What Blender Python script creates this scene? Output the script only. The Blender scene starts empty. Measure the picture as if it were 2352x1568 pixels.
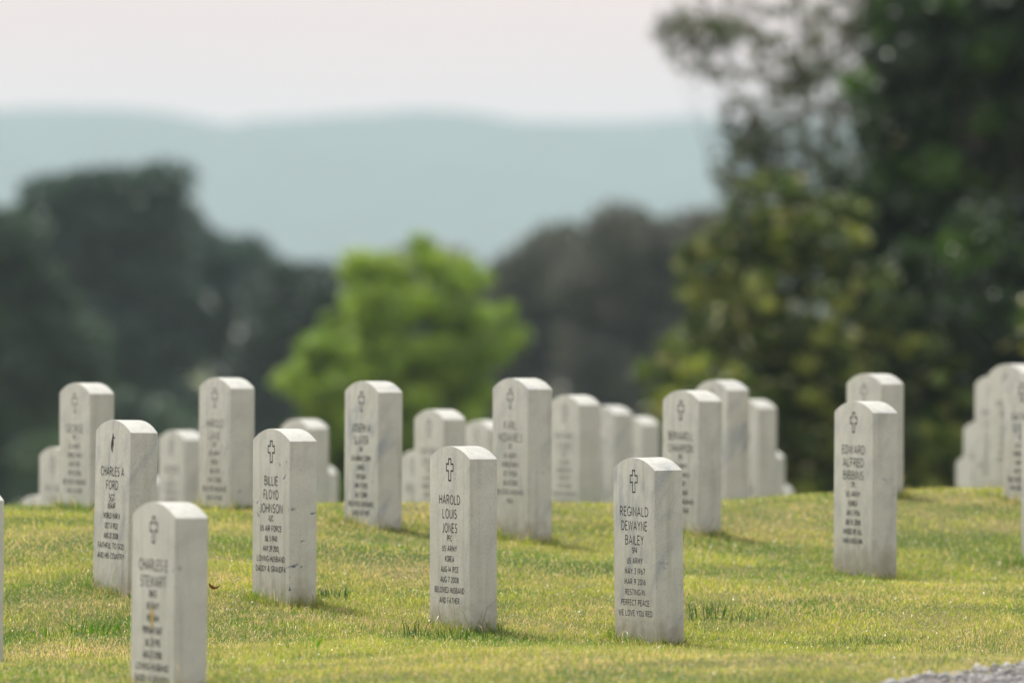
import bpy, math, random
import numpy as np
from mathutils import Vector, Matrix

rng = np.random.default_rng(11)
random.seed(5)
SC = bpy.context.scene
COL = SC.collection
F = 19600.0          # focal length of the lens in units of a 2352 px wide frame
CAMZ = 1.30
HZ = 600.0           # row of the eye level

# ------------------------------------------------------------------ helpers
def mesh_obj(name, verts, faces, mats=(), parent=None, smooth=False):
    me = bpy.data.meshes.new(name)
    me.from_pydata([tuple(map(float, v)) for v in verts], [], [tuple(f) for f in faces])
    for m in mats: me.materials.append(m)
    if smooth:
        me.polygons.foreach_set('use_smooth', [True] * len(me.polygons))
    me.update()
    o = bpy.data.objects.new(name, me)
    COL.objects.link(o)
    if parent is not None: o.parent = parent
    return o

def big_mesh(name, V, loops, starts, totals, mat, cols=None, parent=None, smooth=False):
    me = bpy.data.meshes.new(name)
    me.vertices.add(len(V)); me.vertices.foreach_set('co', V.astype(np.float32).ravel())
    me.loops.add(len(loops)); me.loops.foreach_set('vertex_index', loops.astype(np.int32))
    me.polygons.add(len(starts))
    me.polygons.foreach_set('loop_start', starts.astype(np.int32))
    me.polygons.foreach_set('loop_total', totals.astype(np.int32))
    if smooth: me.polygons.foreach_set('use_smooth', np.ones(len(starts), bool))
    me.materials.append(mat)
    me.update(calc_edges=True)
    if cols is not None:
        a = me.color_attributes.new('tint', 'FLOAT_COLOR', 'POINT')
        c = np.ones((len(V), 4), np.float32); c[:, :3] = cols
        a.data.foreach_set('color', c.ravel())
    o = bpy.data.objects.new(name, me)
    COL.objects.link(o)
    if parent is not None: o.parent = parent
    return o

def tag(o, label, cat, group=None):
    o['label'] = label; o['category'] = cat
    if group: o['group'] = group
    return o

def P(px, py, D):
    return ((px - 1176) / F * D, D, CAMZ - (py - HZ) / F * D)

def vnoise(x, y, s, seed=0):
    """smooth value noise in numpy, 0..1"""
    r = np.random.default_rng(1000 + seed).random((256, 256))
    u = np.asarray(x) / s + 77.3; v = np.asarray(y) / s + 31.7
    i = np.floor(u).astype(int); j = np.floor(v).astype(int)
    fu = u - i; fv = v - j
    fu = fu * fu * (3 - 2 * fu); fv = fv * fv * (3 - 2 * fv)
    a = r[i % 256, j % 256]; b = r[(i + 1) % 256, j % 256]
    c = r[i % 256, (j + 1) % 256]; d = r[(i + 1) % 256, (j + 1) % 256]
    return (a * (1 - fu) + b * fu) * (1 - fv) + (c * (1 - fu) + d * fu) * fv

# ------------------------------------------------------------------ materials
def new_mat(name):
    m = bpy.data.materials.new(name); m.use_nodes = True
    nt = m.node_tree; nt.nodes.clear()
    return m, nt, nt.nodes, nt.links

def N(nodes, t, **kw):
    n = nodes.new(t)
    for k, v in kw.items(): setattr(n, k, v)
    return n

def ramp(nodes, stops):
    r = nodes.new('ShaderNodeValToRGB')
    e = r.color_ramp.elements
    while len(e) < len(stops): e.new(0.5)
    for el, (p, c) in zip(e, stops):
        el.position = p; el.color = c if len(c) == 4 else (*c, 1)
    return r

def mat_marble():
    m, nt, n, l = new_mat('white_marble')
    out = N(n, 'ShaderNodeOutputMaterial'); b = N(n, 'ShaderNodeBsdfPrincipled')
    l.new(b.outputs[0], out.inputs[0])
    tc = N(n, 'ShaderNodeTexCoord'); oi = N(n, 'ShaderNodeObjectInfo')
    mul = N(n, 'ShaderNodeVectorMath', operation='SCALE'); 
    comb = N(n, 'ShaderNodeCombineXYZ')
    for k in range(3): l.new(oi.outputs['Random'], comb.inputs[k])
    mul.inputs['Scale'].default_value = 57.0
    l.new(comb.outputs[0], mul.inputs[0])
    add = N(n, 'ShaderNodeVectorMath', operation='ADD')
    l.new(tc.outputs['Object'], add.inputs[0]); l.new(mul.outputs[0], add.inputs[1])
    # diagonal vein coordinates
    def stretched(d, k):
        # coordinates squeezed along direction d so that the stone's figure runs that way
        d = Vector(d).normalized(); e1 = d.cross(Vector((0.2, 0.9, -0.4))).normalized(); e2 = d.cross(e1)
        c = N(n, 'ShaderNodeCombineXYZ')
        for i_, (v_, f_) in enumerate(((d, k), (e1, 1), (e2, 1))):
            q = N(n, 'ShaderNodeVectorMath', operation='DOT_PRODUCT'); q.inputs[1].default_value = v_ * f_
            l.new(add.outputs[0], q.inputs[0]); l.new(q.outputs['Value'], c.inputs[i_])
        return c
    mp = stretched((1, 1.1, 0.42), 0.10); mpv = stretched((1, 1.15, 0.45), 0.06)
    nz = N(n, 'ShaderNodeTexNoise'); nz.inputs['Scale'].default_value = 48; nz.inputs['Detail'].default_value = 1.5
    nz.inputs['Roughness'].default_value = 0.62; nz.inputs['Distortion'].default_value = 0.05
    l.new(mpv.outputs[0], nz.inputs['Vector'])
    # thin dark veins
    vr = ramp(n, [(0.64, (0, 0, 0)), (0.70, (1, 1, 1))])
    l.new(nz.outputs[0], vr.inputs[0])
    # veins only in some places
    n2 = N(n, 'ShaderNodeTexNoise'); n2.inputs['Scale'].default_value = 8.0; n2.inputs['Detail'].default_value = 2
    l.new(add.outputs[0], n2.inputs['Vector'])
    r2 = ramp(n, [(0.54, (0, 0, 0)), (0.62, (1, 1, 1))]); l.new(n2.outputs[0], r2.inputs[0])
    vm = N(n, 'ShaderNodeMath', operation='MULTIPLY'); l.new(vr.outputs[0], vm.inputs[0]); l.new(r2.outputs[0], vm.inputs[1])
    at = N(n, 'ShaderNodeAttribute', attribute_type='OBJECT', attribute_name='vein')
    vm2 = N(n, 'ShaderNodeMath', operation='MULTIPLY'); l.new(vm.outputs[0], vm2.inputs[0]); l.new(at.outputs['Fac'], vm2.inputs[1])
    # broad clouding
    n3 = N(n, 'ShaderNodeTexNoise'); n3.inputs['Scale'].default_value = 14; n3.inputs['Detail'].default_value = 7; n3.inputs['Roughness'].default_value = 0.6
    l.new(mp.outputs[0], n3.inputs['Vector'])
    base = ramp(n, [(0.25, (0.51, 0.495, 0.42)), (0.5, (0.59, 0.575, 0.49)), (0.8, (0.65, 0.63, 0.54))])
    l.new(n3.outputs[0], base.inputs[0])
    # blue-grey bands, strength by 'cloud'
    at2 = N(n, 'ShaderNodeAttribute', attribute_type='OBJECT', attribute_name='cloud')
    n5 = N(n, 'ShaderNodeTexNoise'); n5.inputs['Scale'].default_value = 19; n5.inputs['Detail'].default_value = 5
    mp5 = stretched((0.3, 0.55, 1.0), 0.13)
    l.new(mp5.outputs[0], n5.inputs['Vector'])
    r5 = ramp(n, [(0.5, (0, 0, 0)), (0.72, (1, 1, 1))]); l.new(n5.outputs[0], r5.inputs[0])
    m5 = N(n, 'ShaderNodeMath', operation='MULTIPLY'); l.new(r5.outputs[0], m5.inputs[0]); l.new(at2.outputs['Fac'], m5.inputs[1])
    mixA = N(n, 'ShaderNodeMix', data_type='RGBA'); mixA.inputs['B'].default_value = (0.30, 0.32, 0.36, 1)
    l.new(m5.outputs[0], mixA.inputs['Factor']); l.new(base.outputs[0], mixA.inputs['A'])
    mixB = N(n, 'ShaderNodeMix', data_type='RGBA'); mixB.inputs['B'].default_value = (0.16, 0.175, 0.20, 1)
    l.new(vm2.outputs[0], mixB.inputs['Factor']); l.new(mixA.outputs['Result'], mixB.inputs['A'])
    # fine specks
    n4 = N(n, 'ShaderNodeTexNoise'); n4.inputs['Scale'].default_value = 260; n4.inputs['Detail'].default_value = 3
    l.new(add.outputs[0], n4.inputs['Vector'])
    r4 = ramp(n, [(0.33, (0.74, 0.74, 0.74)), (0.45, (1, 1, 1)), (0.7, (1.0, 1.0, 1.0))]); l.new(n4.outputs[0], r4.inputs[0])
    mixC = N(n, 'ShaderNodeMix', data_type='RGBA', blend_type='MULTIPLY'); mixC.inputs['Factor'].default_value = 1
    l.new(mixB.outputs['Result'], mixC.inputs['A']); l.new(r4.outputs[0], mixC.inputs['B'])
    # soil splash low on the stone (local z 0 is the lawn line)
    sx = N(n, 'ShaderNodeSeparateXYZ'); l.new(tc.outputs['Object'], sx.inputs[0])
    n6 = N(n, 'ShaderNodeTexNoise'); n6.inputs['Scale'].default_value = 22; n6.inputs['Detail'].default_value = 5
    l.new(add.outputs[0], n6.inputs['Vector'])
    mm = N(n, 'ShaderNodeMath', operation='MULTIPLY_ADD'); mm.inputs[1].default_value = 0.22; l.new(n6.outputs[0], mm.inputs[0])
    mneg = N(n, 'ShaderNodeMath', operation='MULTIPLY'); mneg.inputs[1].default_value = -1; l.new(sx.outputs[2], mneg.inputs[0])
    l.new(mneg.outputs[0], mm.inputs[2])
    r6 = ramp(n, [(0.0, (0, 0, 0)), (0.09, (1, 1, 1))]); l.new(mm.outputs[0], r6.inputs[0])
    m6 = N(n, 'ShaderNodeMath', operation='MULTIPLY'); m6.inputs[1].default_value = 0.62; l.new(r6.outputs[0], m6.inputs[0])
    mixD = N(n, 'ShaderNodeMix', data_type='RGBA'); mixD.inputs['B'].default_value = (0.30, 0.255, 0.17, 1)
    # faint rain streaks running down the faces
    n7 = N(n, 'ShaderNodeTexNoise'); n7.inputs['Scale'].default_value = 34; n7.inputs['Detail'].default_value = 2
    l.new(stretched((0, 0, 1), 0.07).outputs[0], n7.inputs['Vector'])
    r7 = ramp(n, [(0.28, (0.85, 0.85, 0.82)), (0.50, (1, 1, 1))]); l.new(n7.outputs[0], r7.inputs[0])
    mixS = N(n, 'ShaderNodeMix', data_type='RGBA', blend_type='MULTIPLY'); mixS.inputs['Factor'].default_value = 1
    l.new(mixC.outputs['Result'], mixS.inputs['A']); l.new(r7.outputs[0], mixS.inputs['B'])
    l.new(m6.outputs[0], mixD.inputs['Factor']); l.new(mixS.outputs['Result'], mixD.inputs['A'])
    l.new(mixD.outputs['Result'], b.inputs['Base Color'])
    b.inputs['Roughness'].default_value = 0.62
    b.inputs['Specular IOR Level'].default_value = 0.35
    bp = N(n, 'ShaderNodeBump'); bp.inputs['Strength'].default_value = 0.25; bp.inputs['Distance'].default_value = 0.002
    l.new(n4.outputs[0], bp.inputs['Height']); l.new(bp.outputs[0], b.inputs['Normal'])
    return m

def mat_plain(name, col, rough=0.8, spec=0.2, nscale=30, var=0.25):
    m, nt, n, l = new_mat(name)
    out = N(n, 'ShaderNodeOutputMaterial'); b = N(n, 'ShaderNodeBsdfPrincipled')
    l.new(b.outputs[0], out.inputs[0])
    tc = N(n, 'ShaderNodeTexCoord'); nz = N(n, 'ShaderNodeTexNoise'); nz.inputs['Scale'].default_value = nscale
    nz.inputs['Detail'].default_value = 5
    l.new(tc.outputs['Object'], nz.inputs['Vector'])
    r = ramp(n, [(0.3, tuple(c * (1 - var) for c in col)), (0.7, tuple(min(1, c * (1 + var)) for c in col))])
    l.new(nz.outputs[0], r.inputs[0]); l.new(r.outputs[0], b.inputs['Base Color'])
    b.inputs['Roughness'].default_value = rough; b.inputs['Specular IOR Level'].default_value = spec
    return m

def mat_leaf(name, trans=0.45, rough=0.5, spec=0.3):
    """tinted by the per-leaf colour of its own mesh; light passes through"""
    m, nt, n, l = new_mat(name)
    out = N(n, 'ShaderNodeOutputMaterial'); b = N(n, 'ShaderNodeBsdfPrincipled')
    at = N(n, 'ShaderNodeAttribute', attribute_type='GEOMETRY', attribute_name='tint')
    tr = N(n, 'ShaderNodeBsdfTranslucent'); mx = N(n, 'ShaderNodeMixShader'); mx.inputs[0].default_value = trans
    nz = N(n, 'ShaderNodeTexNoise'); nz.inputs['Scale'].default_value = 3.0
    tc = N(n, 'ShaderNodeTexCoord'); l.new(tc.outputs['Object'], nz.inputs['Vector'])
    r = ramp(n, [(0.3, (0.82, 0.82, 0.82)), (0.7, (1.15, 1.12, 1.0))]); l.new(nz.outputs[0], r.inputs[0])
    mu = N(n, 'ShaderNodeMix', data_type='RGBA', blend_type='MULTIPLY'); mu.inputs['Factor'].default_value = 1
    l.new(at.outputs['Color'], mu.inputs['A']); l.new(r.outputs[0], mu.inputs['B'])
    hs = N(n, 'ShaderNodeHueSaturation'); hs.inputs['Saturation'].default_value = 1.15; hs.inputs['Value'].default_value = 1.25
    l.new(mu.outputs['Result'], hs.inputs['Color'])
    l.new(mu.outputs['Result'], b.inputs['Base Color']); l.new(hs.outputs[0], tr.inputs[0])
    b.inputs['Roughness'].default_value = rough; b.inputs['Specular IOR Level'].default_value = spec
    l.new(b.outputs[0], mx.inputs[1]); l.new(tr.outputs[0], mx.inputs[2]); l.new(mx.outputs[0], out.inputs[0])
    return m

def mat_ground():
    m, nt, n, l = new_mat('lawn_soil')
    out = N(n, 'ShaderNodeOutputMaterial'); b = N(n, 'ShaderNodeBsdfPrincipled'); l.new(b.outputs[0], out.inputs[0])
    tc = N(n, 'ShaderNodeTexCoord')
    a = N(n, 'ShaderNodeTexNoise'); a.inputs['Scale'].default_value = 1.6; a.inputs['Detail'].default_value = 6
    l.new(tc.outputs['Object'], a.inputs['Vector'])
    r = ramp(n, [(0.3, (0.06, 0.10, 0.02)), (0.5, (0.13, 0.15, 0.04)), (0.7, (0.24, 0.20, 0.09))])
    l.new(a.outputs[0], r.inputs[0])
    f = N(n, 'ShaderNodeTexNoise'); f.inputs['Scale'].default_value = 90; f.inputs['Detail'].default_value = 4
    l.new(tc.outputs['Object'], f.inputs['Vector'])
    r2 = ramp(n, [(0.3, (0.55, 0.55, 0.55)), (0.7, (1.3, 1.3, 1.3))]); l.new(f.outputs[0], r2.inputs[0])
    mu = N(n, 'ShaderNodeMix', data_type='RGBA', blend_type='MULTIPLY'); mu.inputs['Factor'].default_value = 1
    l.new(r.outputs[0], mu.inputs['A']); l.new(r2.outputs[0], mu.inputs['B'])
    l.new(mu.outputs['Result'], b.inputs['Base Color']); b.inputs['Roughness'].default_value = 0.95
    b.inputs['Specular IOR Level'].default_value = 0.1
    return m

M_MARBLE = mat_marble()
M_INK = mat_plain('inscription_paint', (0.03, 0.032, 0.036), 0.8, 0.1, 400, 0.4)
M_WORN = mat_plain('worn_inscription_paint', (0.20, 0.20, 0.19), 0.85, 0.1, 300, 0.4)
M_BLADE = mat_leaf('grass_blade', 0.5, 0.27, 0.7)
M_LEAF = mat_leaf('tree_leaf', 0.33, 0.32, 0.6)
M_BARK = mat_plain('bark', (0.075, 0.065, 0.055), 0.9, 0.1, 12, 0.4)
M_SOIL = mat_ground()

# ------------------------------------------------------------------ stones : measurements
YAW = math.radians(-65.7)
W, T, RISE, LEN = 0.3302, 0.1016, 0.041, 1.0
# corner px, px per metre, apex row, base row (None = hidden), roll deg, text key, vein, cloud, label
STONES = [
 ('ford', 300.5, 657, 964, 1352, 1.3, 'ford', 0.3, 0.55, 'greyish headstone with flame emblem, leaning right, behind the nearest stone at lower left'),
 ('stewart', 403, 802, 1152.5, 1594, 0.75, 'stewart', 0.5, 0.1, 'nearest headstone, cream, cut off by the bottom frame edge, yellow smear among its lettering'),
 ('billie', 665.5, 663, 984, 1385, 0.3, 'billie', 1.0, 0.1, 'marble headstone with short dark slanting veins, between the nearest stone and the sharp central one'),
 ('harold', 1078.5, 681, 1024, 1450, 0.1, 'harold', 0.25, 0.2, 'sharply focused speckled marble headstone near the middle with long grass at its foot'),
 ('reginald', 1503.4, 686, 1050, 1484, -0.75, 'reginald', 0.35, 0.65, 'sharply focused headstone with long diagonal grey bands on its side, right of centre'),
 ('bernard', 1605.5, 583, 896, 1268, 0.6, 'bernard', 0.6, 0.3, 'marble headstone overlapped by the sharply focused diagonal banded one, its shadow on green grass'),
 ('bibbins', 2007, 617, 921, 1306, 0.45, 'bibbins', 0.5, 0.3, 'slightly blurred headstone alone on the right lawn, its whole front readable'),
 ('joseph', 869.3, 596, 875, 1209, 0.3, 'joseph', 0.4, 0.7, 'blurred tall headstone with grey bands down its side in front of the bright green tree'),
 ('karl', 1212.8, 597, 868, 1236, 0.2, 'karl', 0.3, 0.4, 'tall blurred headstone right behind the central sharp stone, dark soil at its foot'),
 ('fstone', 530, 582, 867, 1186, 0.2, 'gen1', 0.6, 0.2, 'tall blurred headstone before the dark trees, left of the slanting veined stone'),
 ('astone', 206.7, 582, 879, 1169, 0.2, 'gen2', 0.3, 0.2, 'leftmost of the tall blurred headstones, behind the greyish stone with the flame emblem'),
 ('vstone', 2026, 555, 858, 1157, 0.1, 'gen3', 0.4, 0.2, 'blurred headstone mostly hidden behind the lone marble stone on the right lawn'),
 ('dstone', -58, 712, 1117, 1560, 0.5, 'gen1', 0.2, 0.2, 'headstone sliver at the left frame edge, only its grey side showing'),
 ('zstone', 2438, 597, 947, 1330, 0.0, 'gen2', 0.2, 0.2, 'thin pale headstone sliver at the right frame edge above the mid lawn'),
 ('y1', 2391, 560, 856, 1167, 0.0, 'gen4', 0.7, 0.5, 'headstone cut by the right frame edge, bold dark lettering, foot visible on grass'),
 ('y2', 2348.5, 500, 836, None, 0.0, 'gen3', 0.1, 0.1, 'highest of the blurred headstones at the right edge, behind the boldly lettered one'),
 ('y3', 2310, 470, 862, None, 0.0, 'gen1', 0.1, 0.1, 'second tallest in the overlapping file at the right edge, just left of the highest'),
 ('y4', 2281, 450, 966, None, 0.0, 'gen2', 0.1, 0.3, 'bluish blurred headstone third from the end in the overlapping file at the right'),
 ('y5', 2261, 430, 1044, None, 0.0, 'gen3', 0.1, 0.1, 'lowest and leftmost headstone of the overlapping file at the right'),
 ('bstone', 153, 525, 1026, None, 0.0, 'gen3', 0.2, 0.1, 'short looking blurred headstone peeking out left of the leftmost tall one'),
 ('cstone', 103, 478, 1137, None, 0.0, 'gen1', 0.2, 0.1, 'rounded headstone top barely showing over the crest at far left'),
 ('estone', 424.4, 494, 988, None, 0.0, 'gen2', 0.3, 0.3, 'blurred headstone over the crest between the flame emblem stone and the tall one beside it'),
 ('e2stone', 333, 435, 1089, None, 0.0, 'gen1', 0.3, 0.3, 'headstone showing only a sunlit top corner beside the flame emblem stone'),
 ('f2stone', 553, 445, 1041, None, 0.0, 'gen1', 0.3, 0.3, 'headstone glimpsed as a bright speck just left of the slanting veined stone'),
 ('gstone', 709, 499, 962, None, 0.0, 'gen3', 0.2, 0.2, 'blurred headstone directly behind the slanting veined stone, before the bright green tree'),
 ('hstone', 736, 445, 1067, None, 0.0, 'gen2', 0.2, 0.2, 'small low headstone behind and right of the slanting veined stone, bright rounded top'),
 ('jstone', 1021, 530, 940, None, 0.0, 'gen4', 0.2, 0.1, 'blurred headstone over the crest just left of the sharply focused central stone'),
 ('kstone', 982, 478, 1033, None, 0.0, 'gen2', 0.2, 0.1, 'low blurred headstone in the gap right of the tall grey banded one'),
 ('lstone', 1125, 467, 965, None, 0.0, 'gen3', 0.2, 0.1, 'blurred headstone above the central sharp stone, right part hidden by a tall stone'),
 ('nstone', 1332, 517, 907, None, 0.0, 'gen4', 0.2, 0.1, 'first and tallest headstone of a file of three stepping down, centre right'),
 ('ostone', 1410.6, 458, 931, None, 0.0, 'gen1', 0.2, 0.5, 'middle headstone of the file of three stepping down to the right, centre right'),
 ('pstone', 1475.5, 432, 956, None, 0.0, 'gen2', 0.2, 0.1, 'last and lowest headstone of the file of three stepping down, centre right'),
 ('rstone', 1672.5, 527, 873, None, 0.0, 'gen3', 0.5, 0.7, 'blurred headstone with grey streaked side behind the stone casting a shadow, highest of its file'),
 ('sstone', 1741, 470, 917, None, 0.0, 'gen1', 0.2, 0.1, 'blurred headstone second in the file stepping down left of the lone right lawn stone'),
 ('tstone', 1763, 440, 1031, None, 0.0, 'gen1', 0.2, 0.3, 'low headstone third in the file stepping down left of the lone right lawn stone'),
 ('ustone', 1786, 405, 1110, None, 0.0, 'gen1', 0.2, 0.1, 'blurred rounded headstone top ending the file left of the lone right lawn stone'),
]
cy, sy = math.cos(YAW), math.sin(YAW)
def stone_pose(cpx, s):
    D = F / s
    cx = (cpx - 1176) / s
    lx, ly = W / 2, -T / 2
    return cx - (lx * cy - ly * sy), D - (lx * sy + ly * cy)

# ------------------------------------------------------------------ terrain
_py = np.array([-400, 0, 20, 24.4, 26.2, 28.7, 30, 32, 33.5, 35, 36.5, 39, 42, 45, 50, 70, 110, 400, 2500, 9500.])
_ph = np.array([2.2, 1.7, 1.38, 1.235, 1.225, 1.262, 1.2, 1.105, 1.03, 1.0, 1.1, 1.25, 1.42, 1.62, 2.05, 4.2, 8.2, 13, 18, 30.])
_fy = np.linspace(-400, 9500, 99001)
_fh = np.interp(_fy, _py, _ph)
_k = np.exp(-0.5 * (np.arange(-15, 16) / 6.0) ** 2); _k /= _k.sum()
_fh = np.convolve(np.pad(_fh, 15, mode='edge'), _k, mode='valid')
def profile(y): return np.interp(y, _fy, _fh)
ax, ay, ah = [], [], []
for nme, cpx, s, apy, bpy_, *_ in STONES:
    x, y = stone_pose(cpx, s)
    s2 = F / y
    if bpy_ is not None: h = (bpy_ - HZ) / s2
    else: h = (apy - HZ) / s2 + 0.635
    ax.append(x); ay.append(y); ah.append(h)
# extra points: grass skyline on the right, front edge
for px, D, h in [(1850, 34.8, 0.985), (2150, 36.0, 0.96), (2300, 36.5, 0.97), (2300, 26, 1.21), (1900, 26, 1.19), (1500, 26, 1.218), (1100, 26, 1.215), (700, 26, 1.235), (100, 26, 1.24), (2300, 24, 1.22), (1700, 24, 1.22), (2300, 28.3, 1.34), (1176, 34.8, 0.985), (20, 34.6, 1.0), (650, 34.6, 0.98), (1500, 34.8, 0.99)]:
    ax.append((px - 1176) / F * D); ay.append(D); ah.append(h)
ax, ay, ah = map(np.array, (ax, ay, ah))
def kern(x, y): 
    return np.exp(-0.5 * (((x[:, None] - ax) / 1.1) ** 2 + ((y[:, None] - ay) / 2.0) ** 2))
K = kern(ax, ay)
wgt = np.linalg.solve(K + 0.15 * np.eye(len(ax)), ah - profile(ay))
def ground(x, y, rough=True):
    x = np.atleast_1d(np.asarray(x, float)); y = np.atleast_1d(np.asarray(y, float))
    sh = x.shape; x = x.ravel(); y = y.ravel()
    out = np.empty(len(x))
    for i in range(0, len(x), 100000):
        out[i:i+100000] = profile(y[i:i+100000]) + kern(x[i:i+100000], y[i:i+100000]) @ wgt
    if rough: out = out - 0.018 * (vnoise(x, y, 0.45, 3) - 0.5) - 0.03 * (vnoise(x, y, 1.3, 4) - 0.5)
    return (CAMZ - out + 0.010).reshape(sh)

def grid_axis(lo, hi, step, ext):
    c = list(np.arange(lo, hi + step / 2, step))
    st = step; a = lo; left = []
    while a > -ext: st *= 1.35; a -= st; left.append(a)
    st = step; b = hi; right = []
    while b < ext: st *= 1.35; b += st; right.append(b)
    return np.array(left[::-1] + c + right)
gx = grid_axis(-6, 6, 0.12, 6000); gy = grid_axis(18, 52, 0.15, 8500)
gy = gy[gy > -380]
GX, GY = np.meshgrid(gx, gy)
GZ = ground(GX, GY)
V = np.stack([GX.ravel(), GY.ravel(), GZ.ravel()], 1)
nx, ny = len(gx), len(gy)
ii = (np.arange(ny - 1)[:, None] * nx + np.arange(nx - 1)[None, :]).ravel()
L4 = np.stack([ii, ii + 1, ii + nx + 1, ii + nx], 1).ravel()
g = big_mesh('ground', V, L4, np.arange(len(ii)) * 4, np.full(len(ii), 4), M_SOIL, smooth=True)
g['kind'] = 'structure'

# ------------------------------------------------------------------ gravel path
# its edge runs past the lower right corner of the view
E0 = np.array([1.17, 24.3]); E1 = np.array([1.62, 25.4]); ed = (E1 - E0) / np.linalg.norm(E1 - E0)
en = np.array([ed[1], -ed[0]])            # to the right of the edge
def path_side(x, y):                      # >0 on the gravel
    d = (x - E0[0]) * en[0] + (y - E0[1]) * en[1]
    return d + 0.16 * (vnoise(x, y, 0.22, 8) - 0.5) + 0.10 * (vnoise(x, y, 0.6, 9) - 0.5)
tt = np.arange(-14, 30, 0.12); uu = np.linspace(-0.02, 2.6, 24)
TT, UU = np.meshgrid(tt, uu)
UU2 = UU + np.where(UU < 0, 1, 0) * 0
PX = E0[0] + ed[0] * TT + en[0] * UU2; PY = E0[1] + ed[1] * TT + en[1] * UU2
PZ = ground(PX, PY) + 0.006
V = np.stack([PX.ravel(), PY.ravel(), PZ.ravel()], 1); nx, ny = len(tt), len(uu)
ii = (np.arange(ny - 1)[:, None] * nx + np.arange(nx - 1)[None, :]).ravel()
L4 = np.stack([ii, ii + nx, ii + nx + 1, ii + 1], 1).ravel()
M_GRAV = mat_plain('gravel_dust', (0.30, 0.28, 0.26), 0.9, 0.1, 60, 0.35)
gp = big_mesh('gravel_path', V, L4, np.arange(len(ii)) * 4, np.full(len(ii), 4), M_GRAV, smooth=True)
gp['kind'] = 'structure'
# loose gravel
def pebbles():
    n = 9000
    t = rng.uniform(-3.5, 5.5, n); u = np.abs(rng.normal(0, 0.9, n)) - 0.05
    x = E0[0] + ed[0] * t + en[0] * u; y = E0[1] + ed[1] * t + en[1] * u
    keep = path_side(x, y) > 0; x = x[keep]; y = y[keep]; n = len(x)
    base = np.array([[1,0,0],[-1,0,0],[0,1,0],[0,-1,0],[0,0,1],[0,0,-1]], float)
    tri = np.array([[0,2,4],[2,1,4],[1,3,4],[3,0,4],[2,0,5],[1,2,5],[3,1,5],[0,3,5]])
    r = rng.lognormal(-4.75, 0.45, n)
    Vb = base[None] * rng.uniform(0.6, 1.25, (n, 6, 3)) * r[:, None, None] * np.array([1.1, 1.1, 0.7])
    a = rng.uniform(0, 6.28, n); c, s = np.cos(a)[:, None], np.sin(a)[:, None]
    X = Vb[..., 0] * c - Vb[..., 1] * s; Y = Vb[..., 0] * s + Vb[..., 1] * c
    z = ground(x, y)
    VV = np.stack([X + x[:, None], Y + y[:, None], Vb[..., 2] + z[:, None] + 0.008], -1).reshape(-1, 3)
    idx = (tri[None] + np.arange(n)[:, None, None] * 6).ravel()
    col = rng.uniform(0.12, 0.46, (n, 1)) * np.array([[1.0, 0.94, 0.86]])
    m, nt, nn, l = new_mat('gravel_stone')
    out = N(nn, 'ShaderNodeOutputMaterial'); b = N(nn, 'ShaderNodeBsdfPrincipled'); l.new(b.outputs[0], out.inputs[0])
    at = N(nn, 'ShaderNodeAttribute', attribute_type='GEOMETRY', attribute_name='tint'); l.new(at.outputs[0], b.inputs['Base Color'])
    b.inputs['Roughness'].default_value = 0.7
    o = big_mesh('gravel', VV, idx, np.arange(len(idx) // 3) * 3, np.full(len(idx) // 3, 3), m, np.repeat(col, 6, 0))
    o['kind'] = 'stuff'; tag(o, 'loose grey gravel lying on the path at the lower right corner', 'gravel')
pebbles()

# ------------------------------------------------------------------ headstone mesh (shared)
def headstone_mesh():
    import bmesh
    bm = bmesh.new()
    R = (W * W / 4 + RISE * RISE) / (2 * RISE)
    half = math.asin(W / 2 / R)
    pts = [(-W / 2, -0.42), (W / 2, -0.42)]
    K_ = 22
    for k in range(K_ + 1):
        a = half - 2 * half * k / K_
        pts.append((R * math.sin(a), 0.635 - R + R * math.cos(a)))
    fv = [bm.verts.new((x, -T / 2, z)) for x, z in pts]
    bv = [bm.verts.new((x, T / 2, z)) for x, z in pts]
    ff = bm.faces.new(fv); fb = bm.faces.new(bv[::-1])
    n = len(pts)
    for i in range(n):
        bm.faces.new((fv[i], bv[i], bv[(i + 1) % n], fv[(i + 1) % n]))
    bm.normal_update()
    edges = [e for e in bm.edges if any(f in (ff, fb) for f in e.link_faces)]
    up = [e for e in bm.edges if e not in edges and abs(abs(e.verts[0].co.x) - W / 2) < 1e-5 and e.verts[0].co.z > 0]
    bmesh.ops.bevel(bm, geom=edges + up, offset=0.0022, segments=2, profile=0.6, affect='EDGES')
    bmesh.ops.recalc_face_normals(bm, faces=bm.faces)
    me = bpy.data.meshes.new('headstone')
    bm.to_mesh(me); bm.free()
    me.materials.append(M_MARBLE)
    for p in me.polygons: p.use_smooth = True
    try:
        me.set_sharp_from_angle(angle=math.radians(28))
    except Exception: pass
    return me
ME_STONE = headstone_mesh()

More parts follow.
